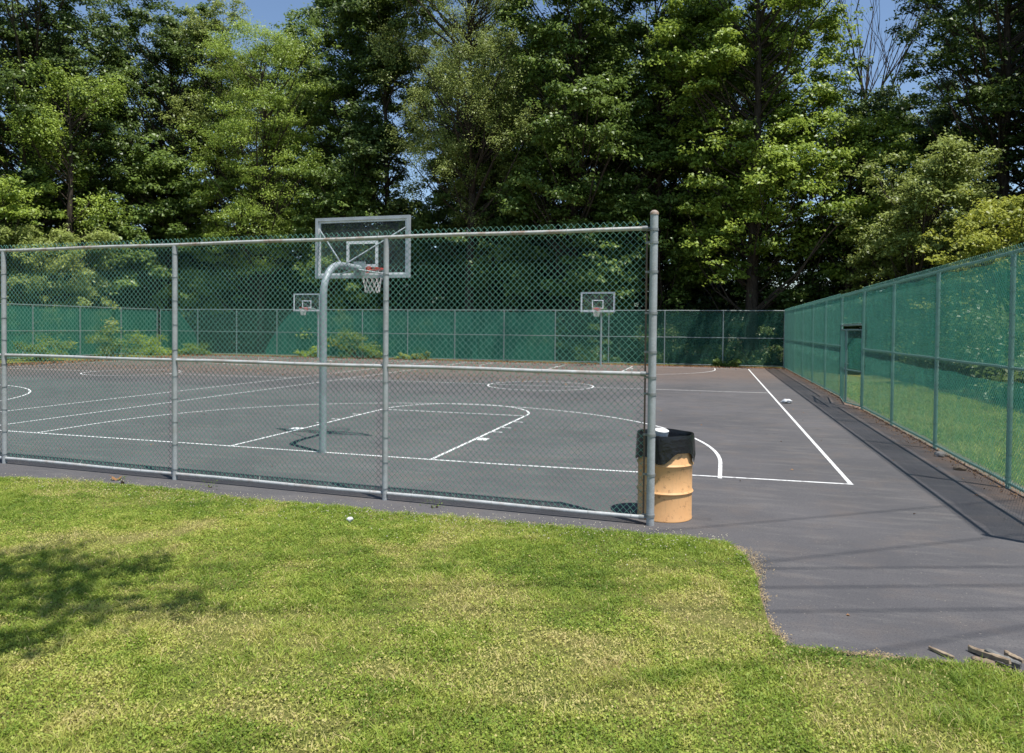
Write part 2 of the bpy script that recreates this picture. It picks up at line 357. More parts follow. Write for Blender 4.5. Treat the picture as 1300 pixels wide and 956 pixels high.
# ---------------------------------------------------------------- chain link
PITCH = .0718
def link_mesh(w, h, r=.0024, sides=4):
    """chain-link panel in the local XZ plane, x 0..w, z 0..h: zigzag wires hooked round each other"""
    hw = PITCH / 2; nc = int(round(w / hw)); nz = int(round(h / hw)); ax = w / nc; az = h / nz
    k = np.arange(nc)[:, None]; j = np.arange(nz + 1)[None, :]
    par = (k + j) % 2
    x = (k + par) * ax; y = np.where(par == 0, .0022, -.0022) * np.ones_like(x); z = j * az * np.ones_like(k)
    P = np.stack([x, y, z], -1).astype(float)                                   # (nc, nz+1, 3)
    dx = np.where(par == 0, 1., -1.)
    ang = np.arange(sides) * 2 * np.pi / sides + np.pi / sides
    # ring in horizontal plane, stretched so that the wire keeps its thickness on the slope
    ring = np.stack([np.cos(ang) * r * 1.35, np.sin(ang) * r, np.zeros(sides)], -1)
    V = (P[:, :, None, :] + ring[None, None]).reshape(-1, 3)
    a = (np.arange(nc)[:, None, None] * (nz + 1) + np.arange(nz)[None, :, None]) * sides; q = np.arange(sides)[None, None]
    q2 = (q + 1) % sides
    F = np.stack([a + q, a + q2, a + sides + q2, a + sides + q], -1).reshape(-1, 4)
    return V, F

def duplicate(o, parent, loc):
    c = o.copy(); COL.objects.link(c); c.parent = parent; c.location = loc; return c

def screen_sheet(name, x0, x1, ztop, zbot, yoff, m, parent, amp=.026, sag=None, seed=1):
    """hung cloth, x0..x1 along the fence; ztop/zbot functions of x"""
    nx = max(8, int((x1 - x0) / .05)); nz = 12
    x = np.linspace(x0, x1, nx); t = np.linspace(0, 1, nz)
    Xs, T = np.meshgrid(x, t, indexing='ij')
    zt = np.array([ztop(a) for a in x])[:, None]; zb = np.array([zbot(a) for a in x])[:, None]
    Z = zt * (1 - T) + zb * T
    Yv = yoff + amp * (vnoise(Xs, Z * .25, .16, seed) - .5) * 2 + amp * .8 * (vnoise(Xs, Z * .3, .6, seed + 1) - .5) * 2
    V = np.stack([Xs, Yv, Z], -1).reshape(-1, 3); I = np.arange(nx - 1)[:, None] * nz + np.arange(nz - 1)[None]
    F = np.stack([I, I + nz, I + nz + 1, I + 1], -1).reshape(-1, 4)
    return mesh_np(name, V, F, m, parent, smooth=True)

TIE = {}
def make_post(parent, x, h, r, m, ties=True, yoff=0.0, cap=False):
    mb = MB(); mb.tube([(x, yoff, -.05), (x, yoff, h)], r, 14); p = mb.build('post', m, parent)
    if ties:
        z = .14
        while z < h - .1:
            if r not in TIE:
                t = MB(); t.tube([((r + .004) * math.cos(a), (r + .004) * math.sin(a), .008 * math.cos(a)) for a in np.linspace(0, 2 * math.pi, 15)], .0028, 5, False)
                o = TIE[r] = t.build('tie_wire', 'tie', p)
            else:
                o = TIE[r].copy(); COL.objects.link(o); o.parent = p
            o.location = (x, yoff, z); o.rotation_euler = (0, 0, random.uniform(0, 6)); z += random.uniform(.29, .35)
    if cap:
        c = MB(); c.lathe([(r + .004, 0), (r + .004, .02), (r * .9, .034), (r * .5, .046), (.0, .05)], (x, yoff, h - .01), 18); c.build('cap', 'rust_cap', p)
    return p

def rail(parent, name, x0, x1, z, r, m, ticks=0.0, yoff=0.0, meshside=.03):
    mb = MB(); n_ = max(2, int((x1 - x0) / .5))
    mb.tube([(x0 + (x1 - x0) * i / n_, yoff, z + .004 * math.sin(i * 1.3) * (0 < i < n_)) for i in range(n_ + 1)], r, 12)
    o = mb.build(name, m, parent)
    if ticks:
        x = x0 + ticks * .6
        while x < x1 - .1:
            s = meshside; d = random.uniform(-.015, .02); t = MB()
            t.tube([(x, yoff + s, z - .035), (x, yoff - (r + .002) * np.sign(s), z - .01), (x + .003, yoff - (r + .001) * np.sign(s), z + .012), (x + d * .3, yoff + s * .2, z + r + .006), (x + d, yoff + s, z + r + random.uniform(.02, .04))], .002, 5)
            t.build('tie_wire', 'clamp', o); x += ticks * random.uniform(.85, 1.15)
    return o

# --- the near fence: local x runs from the end post to the left, local +y away from the camera
A0 = Vector((-0.59, 7.21, 0)); dirL = Vector((-9.16, .29, 0)).normalized()
# local frame with x along dirL reversed so that +y stays towards the court
ff = thing('chain_link_fence', 'grey steel chain link fence with open green mesh beside the lawn', 'fence', (A0.x, A0.y, 0), math.atan2(-dirL.y, -dirL.x))
for i in range(1, 6): make_post(ff, -3.05 * i, 3.03, .032, 'post_steel', cap=False)
pe = make_post(ff, 0, 3.19, .0405, 'post_steel', ties=False, cap=True)
for z in (.10, .52, .93, 1.35, 1.52, 1.78, 2.18, 2.60, 2.90, 3.03):
    bands = MB(); bands.lathe([(.0405, -.014), (.0462, -.013), (.0462, .013), (.0405, .014)], (0, 0, z), 20); bands.box(-.085, -.04, .004, .010, z - .012, z + .012)
    bands.tube([(-.066, -.012, z), (-.066, .03, z)], .006, 6)
    bands.build('band', 'clamp', pe)
tb = MB(); tb.box(-.082, -.064, .012, .018, .06, 3.0); tb.build('tension_bar', 'tension_bar', ff)
for i in range(5):
    a, b_ = -3.05 * (i + 1), -3.05 * i
    if i == 0: b_ = -.075
    for nm, z, mm in (('mid_rail', 1.555, 'low_rail_steel'), ('bottom_rail', .075, 'low_rail_steel')):
        rail(ff, nm, a + .034, b_ - (.034 if i else 0), z, .0215, mm, ticks=.52)
rail(ff, 'top_rail', -15.3, -.075, 3.045, .0215, 'rail_steel', ticks=.55)
for z in (3.045, 1.555, .075):
    cups = MB(); cups.tube([(-.115, 0, z), (-.062, 0, z)], .027, 12)
    cups.tube([(-.064, 0, z), (-.040, 0, z)], .012, 8)
    cups.build('rail_end', 'clamp', ff)
V, F = link_mesh(3.05, 3.085, .0026)
w0 = mesh_np('wire_mesh', V, F, 'wire_green', ff, smooth=True); w0.location = (-3.05, .038, .045)
for i in range(1, 5): duplicate(w0, ff, (-3.05 * (i + 1), .038, .045))
w0.location = (-3.05, .038, .045); w0.scale = (.976, 1, 1)

# --- the right-hand fence: local x = world y, local y = -world x  (rotation +90 degrees)
rf = thing('chain_link_fence', 'long green chain link fence with green wind screen and gate, right of the court', 'fence', (3.70, 7.30, 0), math.radians(90))
RP = [0, 3.07, 6.15, 9.17, 12.22, 15.35, 18.4, 21.5, 24.6, 27.75, 30.3, 32.2]       # distances along the fence
for i, a in enumerate(RP):
    make_post(rf, a, 3.04 if i else 3.12, .032 if i else .04, 'green_post')
rail(rf, 'top_rail', 0.03, 32.2, 3.045, .022, 'green_post', ticks=.6, meshside=.04)
for i in range(len(RP) - 1):
    a, b_ = RP[i] + .034, RP[i + 1] - .034
    if i == 4: continue
    rail(rf, 'mid_rail', a, b_, 1.555, .021, 'green_post', ticks=.6, meshside=.04)
    rail(rf, 'bottom_rail', a, b_, .07, .021, 'green_post', ticks=.7, meshside=.04)
V, F = link_mesh(3.05, 3.08, .0022)
wr = mesh_np('wire_mesh', V, F, 'wire_green', rf, smooth=True)
V2, F2 = link_mesh(3.05, .88, .0022)
first = True
for i in range(len(RP) - 1):
    w = RP[i + 1] - RP[i]
    if i == 4:
        o = mesh_np('wire_mesh', V2, F2, 'wire_green', rf, smooth=True); o.location = (RP[i], .042, 2.21)
    else:
        o = wr if first else wr.copy()
        if not first: COL.objects.link(o); o.parent = rf
        first = False; o.location = (RP[i], .042, .045)
    o.scale = (w / 3.05, 1, 1)
wave = lambda s: (lambda x: .012 * math.sin(x * 2.1 + s) + .008 * math.sin(x * 5.3 + s * 2))
wa, wb = wave(1), wave(2.5)
for (x0, x1) in ((.03, 12.2), (15.37, 32.15)):
    screen_sheet('wind_screen', x0, x1, lambda x: 3.0 + wa(x) - .02 * abs(math.sin(x * 1.03)), lambda x: 1.56 + wb(x) * .5, -.045, 'screen_side', rf, seed=5)
    screen_sheet('wind_screen', x0, x1, lambda x: 1.37 + wb(x) - .02 * abs(math.sin(x * 1.03)), lambda x: .06, -.045, 'screen_side', rf, seed=8)
screen_sheet('wind_screen', 12.25, 15.32, lambda x: 3.0 + wa(x), lambda x: 2.22, -.045, 'screen_side', rf, seed=11)
hd = rail(rf, 'gate_header', 12.25, 15.32, 2.17, .024, 'green_post')
def gate_leaf(hx, hy, ex_, ey_, hgt):
    L = math.hypot(ex_ - hx, ey_ - hy); g = bpy.data.objects.new('gate_leaf', None); COL.objects.link(g); g.parent = rf
    g.location = (hx, hy, 0); g.rotation_euler = (0, 0, math.atan2(ey_ - hy, ex_ - hx))
    fr = MB()
    for x in (.05, L): fr.tube([(x, 0, .06), (x, 0, hgt)], .022, 10)
    for z in (.07, .96, hgt): fr.tube([(.05, 0, z), (L, 0, z)], .020, 10)
    for z in (.3, hgt - .3): fr.tube([(-.02, 0, z), (.05, 0, z)], .014, 8); fr.lathe([(.030, -.03), (.030, .03)], (.05, 0, z), 12)
    fr.build('frame', 'green_post', g)
    V, F = link_mesh(L - .06, hgt - .08, .0021); o = mesh_np('wire_mesh', V, F, 'wire_green', g, smooth=True); o.location = (.05, .03, .06)
    if hx > ex_: o.location = (.05, -.03, .06)
    s = -.03 if hx < ex_ else .03
    screen_sheet('wind_screen', .06, L - .01, lambda x: hgt - .22, lambda x: 1.0, s, 'screen_side', g, seed=21)
    screen_sheet('wind_screen', .06, L - .01, lambda x: .82, lambda x: .09, s, 'screen_side', g, seed=22)
    la = MB(); la.tube([(L - .05, -.03, 1.12), (L + .05, -.03, 1.12), (L + .05, .03, 1.12)], .011, 8); la.build('latch', 'clamp', g)
gate_leaf(12.26, .0, 13.29, .20, 2.04); gate_leaf(15.31, .0, 13.36, .21, 2.04)

# --- the far fence and the far left side fence
fb = thing('chain_link_fence', 'far chain link fence with dark green wind screen at the court end', 'fence', (3.66, 39.5, 0), math.radians(180))
NB = 13
for i in range(NB + 1): make_post(fb, 3.12 * i, 3.03, .03, 'post_steel', ties=False)
for nm, z in (('top_rail', 3.04), ('mid_rail', 1.56), ('bottom_rail', .07)): rail(fb, nm, 0, 3.12 * NB, z, .021, 'post_steel')
V, F = link_mesh(3.12, 3.05, .0021, 3); wf = mesh_np('wire_mesh', V, F, 'wire_green', fb, smooth=True); wf.location = (0, .04, .04)
for i in range(1, NB): duplicate(wf, fb, (3.12 * i, .04, .04))
# the cloth has come away from one stretch: its torn edges sag outwards above the gap
def torn(xa, s):      # bottom/top limits at a hanging corner
    return lambda x: 2.92 - max(0, 1 - abs(x - xa) / 2.2) * s
GX0, GX1 = 32.1, 37.3                                                           # metres along the fence from the right corner
def topf(x):
    z = 2.94 + .02 * math.sin(x * 2)
    if GX0 - 2.2 < x <= GX0: z = min(z, 2.94 - ((x - GX0 + 2.2) / 2.2) ** 1.5 * 2.55)
    if GX1 <= x < GX1 + 1.8: z = min(z, .45 + ((x - GX1) / 1.8) ** .7 * 2.5)
    return z
screen_sheet('wind_screen', .05, 12.46, topf, lambda x: .05, -.04, 'screen_shade', fb, seed=31)
screen_sheet('wind_screen', 12.49, GX0, topf, lambda x: .05, -.04, 'screen_far_lit', fb, seed=32)
screen_sheet('wind_screen', GX1, 3.12 * NB - .03, topf, lambda x: .05, -.04, 'screen_far_lit', fb, seed=33)
fl = thing('chain_link_fence', 'chain link fence with dark green wind screen along the far left side', 'fence', (3.66 - 3.12 * NB - .15, 39.4, 0), math.radians(-90))
for i in range(9): make_post(fl, .03 + 3.05 * i, 3.03, .03, 'post_steel', ties=False)
for nm, z in (('top_rail', 3.04), ('mid_rail', 1.56), ('bottom_rail', .07)): rail(fl, nm, .03, 24.4, z, .021, 'post_steel')
for i in range(8):
    o = wf.copy(); COL.objects.link(o); o.parent = fl; o.location = (.03 + 3.05 * i, .04, .04); o.scale = (3.05 / 3.12, 1, 1)
screen_sheet('wind_screen', .05, 24.4, lambda x: 2.94 + .02 * math.sin(x * 2), lambda x: .05, -.04, 'screen_far_lit', fl, seed=35)

# ---------------------------------------------------------------- basketball hoops
def hoop(label, x, y, s):
    """s=+1: the backboard hangs towards +y of the pole"""
    t = thing('basketball_hoop', label, 'basketball hoop', (x, y, 0), 0 if s > 0 else math.pi, 'basketball hoops')
    mb = MB(); pts = [(0, 0, -.05), (0, 0, 1.5), (0, 0, 2.45)]
    R = .52
    for a in np.linspace(0, math.pi / 2, 9): pts.append((0, R - R * math.cos(a), 2.50 + R * math.sin(a)))
    pts += [(0, .9, 3.02), (0, 1.16, 3.02)]
    mb.tube(pts, .057, 18); mb.build('pole', 'pole_steel', t)
    yb = 1.26
    br = MB(); br.box(-.11, .11, 1.15, 1.18, 2.90, 3.14)
    for sx in (-1, 1):
        br.tube([(sx * .04, .62, 3.05), (sx * .83, yb - .02, 3.72)], .013, 8)
        br.tube([(0, 1.0, 3.0), (sx * .42, yb - .02, 2.93)], .013, 8)
    br.build('brace', 'pole_steel', t)
    W, H, z0 = .915, 1.07, 2.86
    fr = MB(); w = .055
    for (a, b_, c, d) in ((-W, W, z0, z0 + w), (-W, W, z0 + H - w, z0 + H), (-W, -W + w, z0 + w, z0 + H - w), (W - w, W, z0 + w, z0 + H - w)):
        fr.box(a, b_, yb - .035, yb + .02, c, d)
    bd = fr.build('backboard', 'board_frame', t, smooth=False)
    gl = MB(); gl.box(-W + w, W - w, yb - .006, yb + .006, z0 + w, z0 + H - w); gl.build('panel', 'panel', bd, smooth=False)
    wh = MB(); q = .05
    def rect(x0, x1, a, b_, q, yy):
        wh.box(x0, x1, yy, yy + .003, a, a + q); wh.box(x0, x1, yy, yy + .003, b_ - q, b_)
        wh.box(x0, x0 + q, yy, yy + .003, a + q, b_ - q); wh.box(x1 - q, x1, yy, yy + .003, a + q, b_ - q)
    rect(-W + w, W - w, z0 + w, z0 + H - w, .035, yb + .0085); rect(-.305, .305, 3.05, 3.51, q, yb + .0085)
    for yy in (yb - .0115,): rect(-W + w, W - w, z0 + w, z0 + H - w, .035, yy); rect(-.305, .305, 3.05, 3.51, q, yy)
    wh.build('white_border', 'board_white', bd, smooth=False)
    rm = MB(); yc = yb + .15 + .229; rm.ring((0, yc, 3.05), .229, .0095, n=32, k=8)
    rm.box(-.09, .09, yb + .022, yb + .03, 2.93, 3.08); rm.tube([(-.085, yb + .02, 3.045), (-.06, yc - .21, 3.05)], .008, 6); rm.tube([(.085, yb + .02, 3.045), (.06, yc - .21, 3.05)], .008, 6)
    rm.box(-.075, .075, yb + .02, yb + .16, 3.035, 3.042)
    rm.tube([(-.085, yb + .03, 2.94), (-.07, yb + .17, 3.045)], .007, 6); rm.tube([(.085, yb + .03, 2.94), (.07, yb + .17, 3.045)], .007, 6)
    for sx in (-1, 1): rm.box(sx * .15 - .03, sx * .15 + .03, yb - .05, yb - .036, 3.0, 3.06)
    r_ = rm.build('rim', 'orange_rim', t)
    nt = MB(); NN = 12; rows = [(.226, 3.04), (.205, 2.95), (.175, 2.86), (.150, 2.77), (.135, 2.69), (.130, 2.62)]
    for k in range(NN):
        for dr in (1, -1):
            pts = []
            for i, (rr, z) in enumerate(rows):
                a = 2 * math.pi * (k + dr * .5 * i) / NN; pts.append((rr * math.cos(a), yc + rr * math.sin(a), z))
            nt.tube(pts, .0042, 5)
    nt.build('net', 'net_cord', t)
    return t
hoop('nearest basketball hoop, on a bent galvanised pole just behind the lawn fence', -5.93, 9.72, 1)
hoop('small distant basketball hoop in the middle distance, left of the fence end post', -5.86, 37.7, -1)
hoop('small distant basketball hoop seen just left of the nearest hoop pole', -23.35, 37.7, -1)

# ---------------------------------------------------------------- rubbish drum beside the end post
dr = thing('trash_barrel', 'tan orange steel drum with black liner at the end post of the fence', 'trash can', (-0.475, 7.625, 0))
mb = MB(); R = .286
prof = [(0, .012), (R - .02, .012), (R - .004, 0), (R + .004, .004), (R + .004, .016), (R, .024), (R, .275)]
for zc in (.295, .585): prof += [(R, zc - .022), (R + .006, zc - .014), (R + .015, zc), (R + .006, zc + .014), (R, zc + .022)]
prof += [(R, .86), (R + .008, .868), (R + .008, .882), (R - .004, .886), (R - .010, .87), (R - .012, .5), (R - .02, .05), (0, .045)]
prof = [p for i, p in enumerate(prof)]
mb.lathe(prof, n=56); mb.build('drum', 'drum_paint', dr)
# liner: hangs over the rim with an uneven, pointed lower hem
nA = 120; rows = 16; vs = []; fs = []
def hem(a):
    d = math.degrees(a) % 360
    lo = .655 + .03 * math.sin(3 * a + 1) + .010 * math.sin(7 * a)
    if 268 < d < 345: lo = .61 + .115 * (lambda u: u * u * (3 - 2 * u))(min(1, max(0, min((d - 268) / 32., (345 - d) / 20.))))     # hem hitched up at the front
    if 345 <= d < 358 or 255 < d <= 268: lo = .61
    return lo
inner = [(.250, .66), (.260, .78), (.266, .872), (.274, .902), (.298, .901), (.305, .872)]
for i in range(nA):
    a = 2 * math.pi * i / nA; h0 = hem(a)
    for r_, z in inner: vs.append((r_ * math.cos(a), r_ * math.sin(a), z + .004 * math.sin(a * 5)))
    for j in range(1, rows + 1):
        t = j / rows; z = .872 * (1 - t) + h0 * t; rr = .305 + .010 * t * (.8 + .7 * math.sin(a * 8 + 2 * math.sin(a * 3))) + .0025 * math.sin(a * 27 + z * 30) * t
        vs.append((rr * math.cos(a), rr * math.sin(a), z))
K = len(inner) + rows
for i in range(nA):
    for j in range(K - 1): fs.append((i * K + j, ((i + 1) % nA) * K + j, ((i + 1) % nA) * K + j + 1, i * K + j + 1))
mb = MB(); mb.add(vs, fs); lo = mb.build('liner', 'liner', dr)
mb = MB(); mb.lathe([(.0, .60), (.15, .62), (.254, .66), (.258, .72)], n=40); mb.build('liner_bottom', 'liner', dr)
# foam cup and crumpled paper lying in the bin
def blob(name, c, s, m, seed, sub=3, rough=.25, parent=None):
    import bmesh
    bm = bmesh.new(); bmesh.ops.create_icosphere(bm, subdivisions=sub, radius=1); r = random.Random(seed)
    from mathutils import noise as mn
    for v in bm.verts:
        k = 1 + rough * mn.noise(v.co * 1.6 + Vector((seed * 7.1, 0, 0))) * 2 + rough * .5 * mn.noise(v.co * 4 + Vector((seed, 3, 0)))
        v.co = Vector((v.co.x * s[0] * k, v.co.y * s[1] * k, v.co.z * s[2] * k))
    me = bpy.data.meshes.new(name); bm.to_mesh(me); bm.free(); me.materials.append(M[m]); me.shade_smooth()
    o = bpy.data.objects.new(name, me); COL.objects.link(o); o.location = c
    if parent: o.parent = parent
    return o
mb = MB(); mb.lathe([(0, 0), (.052, 0), (.056, .01), (.075, .17), (.079, .178), (.075, .182), (.0, .176)], n=24)
for k in range(24):
    a = 2 * math.pi * k / 24; mb.tube([(.0545 * math.cos(a), .0545 * math.sin(a), .015), (.0735 * math.cos(a), .0735 * math.sin(a), .165)], .0022, 4)
cu = mb.build('foam_cup', 'rubbish_white', loc=(-.53, 7.60, .755)); cu.rotation_euler = (.12, .1, 0)
tag(cu, 'white ribbed cup sticking up out of the rubbish drum', 'cup')
tag(blob('crumpled_bag', (-.40, 7.76, .74), (.11, .08, .07), 'liner', 3), 'dark crumpled bag inside the rubbish drum', 'bag')

# ---------------------------------------------------------------- leaves, trees, shrubs
def leaf_cards(C, Nrm, size, asp=.62, fold=.18):
    n = len(C); r = rng.normal(size=(n, 3)); T = np.cross(Nrm, r); T /= np.linalg.norm(T, axis=1, keepdims=True) + 1e-9
    B = np.cross(Nrm, T); L = size[:, None] * T; W = (size * asp)[:, None] * B * .5; fo = (size * fold)[:, None] * Nrm
    V = np.stack([C - L * .5, C + W - L * .08 + fo, C + L * .5 - fo * .6, C - W - L * .08 + fo], 1).reshape(-1, 3)
    return V, np.arange(4 * n).reshape(-1, 4)

def clump_leaves(cent, rad, n, size, flat=.75, hang=0.0):
    """leaves on lumpy shells round each clump centre; tint varies by clump and leaf"""
    k = len(cent); idx = np.repeat(np.arange(k), n)
    d = rng.normal(size=(k * n, 3)); d /= np.linalg.norm(d, axis=1, keepdims=True); d[:, 2] = np.where(d[:, 2] < -.25, -d[:, 2] * .6, d[:, 2])
    lump = 1 + .28 * np.sin(d[:, 0] * 5 + idx) * np.sin(d[:, 1] * 6 + idx * 1.7) + .22 * np.sin(d[:, 2] * 9 + idx * .7)
    rr = rad[idx] * (rng.random(k * n) ** .30) * lump * (1 + .15 * rng.normal(size=k * n))
    P = cent[idx] + d * rr[:, None] * np.array([1, 1, flat]); 
    if hang: P[:, 2] -= hang * rng.random(k * n) ** 2
    N = d * .55 + rng.normal(size=d.shape) * .42 + np.array([.25, -.3, .75]); N /= np.linalg.norm(N, axis=1, keepdims=True)
    ct = rng.random(k)
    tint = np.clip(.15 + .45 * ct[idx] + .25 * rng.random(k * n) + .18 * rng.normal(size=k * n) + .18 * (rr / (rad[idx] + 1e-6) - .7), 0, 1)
    sz = size * (.65 + .7 * rng.random(k * n))
    return P, N, sz, tint

def finish_crown(parts, m, parent, asp=.62):
    P = np.concatenate([p[0] for p in parts]); N = np.concatenate([p[1] for p in parts]); S = np.concatenate([p[2] for p in parts]); T = np.concatenate([p[3] for p in parts])
    V, F = leaf_cards(P, N, S, asp); return mesh_np('crown', V, F, m, parent, tint=np.repeat(T, 4))

def tree(name, label, x, y, H, Rx, base, m, nclump=80, nleaf=470, leaf=.23, rad=(.95, 1.75), tr=.3, lean=(0, 0), cat='tree', group=None, hang=0., asp=.62, top=.35, gap=0., shape=1.0, forked=False, limb=1.0):
    t = thing(name, label, cat, (x, y, -.05), 0, group)
    # trunk
    pts = []; rr = []; ph = rng.random() * 6
    for i in range(12):
        s = i / 11; z = s * H * .9
        pts.append(Vector((lean[0] * s * s + .25 * math.sin(s * 5 + ph) * s, lean[1] * s * s + .25 * math.cos(s * 4 + ph) * s, z)))
        rr.append(tr * ((1 - s) ** .8 * .92 + .06) * (1.35 if i == 0 else 1))
    mb = MB(); mb.tube(pts, rr, 10)
    axis = lambda z: pts[0].lerp(pts[-1], 0) if z <= 0 else (lambda f: pts[int(f)].lerp(pts[min(int(f) + 1, 11)], f - int(f)))(min(10.999, z / (H * .9) * 11))
    if forked:
        f0 = axis(base * .45); fp = [f0 + Vector((s * 1.6, -.3 * s, s * H * .5)) for s in np.linspace(0, 1, 7)]; mb.tube(fp, [tr * .7 * (1 - .75 * s) for s in np.linspace(0, 1, 7)], 8)
    # clumps inside a lumpy ellipsoid envelope, denser towards the shell
    nl_ = max(5, nclump // 8); nclump = int(nclump * 2.9); C = []; lobes = []
    while len(lobes) < nl_:
        q_ = (len(lobes) + rng.random()) / nl_; z = base + (H - base) * q_
        prof = max(.3, (1 - max(0, (q_ - .5) / .52) ** 2)) ** .5 * (.75 + .25 * min(1, q_ * 4)) * shape
        a = len(lobes) * 2.4 + rng.normal() * .5; r = Rx * prof * rng.uniform(.35, .85)
        ax = axis(z); lobes.append((ax.x + r * math.cos(a), ax.y + r * math.sin(a), z, rng.uniform(.28, .46) * Rx + .5))
    while len(C) < nclump:
        L_ = lobes[rng.integers(nl_)]; d_ = rng.normal(size=3); d_ /= np.linalg.norm(d_)
        if d_[2] < -.55: d_[2] *= -.6
        rr_ = L_[3] * rng.uniform(.55, 1.12); c = np.array([L_[0] + d_[0] * rr_, L_[1] + d_[1] * rr_, L_[2] + d_[2] * rr_ * 1.25])
        if c[2] > H: continue
        if gap and (math.sin(c[0] * 1.1 + ph) * math.sin(c[2] * .8 + ph * 2) > 1 - gap): continue
        C.append(c)
    C = np.array(C); R = rad[0] + (rad[1] - rad[0]) * rng.random(len(C))
    for c in C[::3]:
        hd = math.hypot(c[0], c[1]); z0 = max(base * .35, c[2] - .7 * hd - .6 - rng.random()); a = axis(z0); c_ = Vector(c)
        md = a.lerp(c_, .5) + Vector((rng.normal() * .25, rng.normal() * .25, -.10 * hd)); r0 = (.022 + .012 * hd) * limb
        mb.tube([a, a.lerp(md, .5) + Vector((0, 0, .03)), md, md.lerp(c_, .55) + Vector((rng.normal() * .1, rng.normal() * .1, .1)), c_], [r0, r0 * .85, r0 * .6, r0 * .4, r0 * .18], 5, False)
    mb.build('trunk', 'bark', t)
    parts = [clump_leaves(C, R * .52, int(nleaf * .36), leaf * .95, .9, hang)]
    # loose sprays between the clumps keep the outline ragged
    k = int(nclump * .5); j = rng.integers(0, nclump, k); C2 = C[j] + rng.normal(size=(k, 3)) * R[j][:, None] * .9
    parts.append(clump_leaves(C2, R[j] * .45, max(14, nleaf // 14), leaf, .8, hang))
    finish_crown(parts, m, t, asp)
    return t

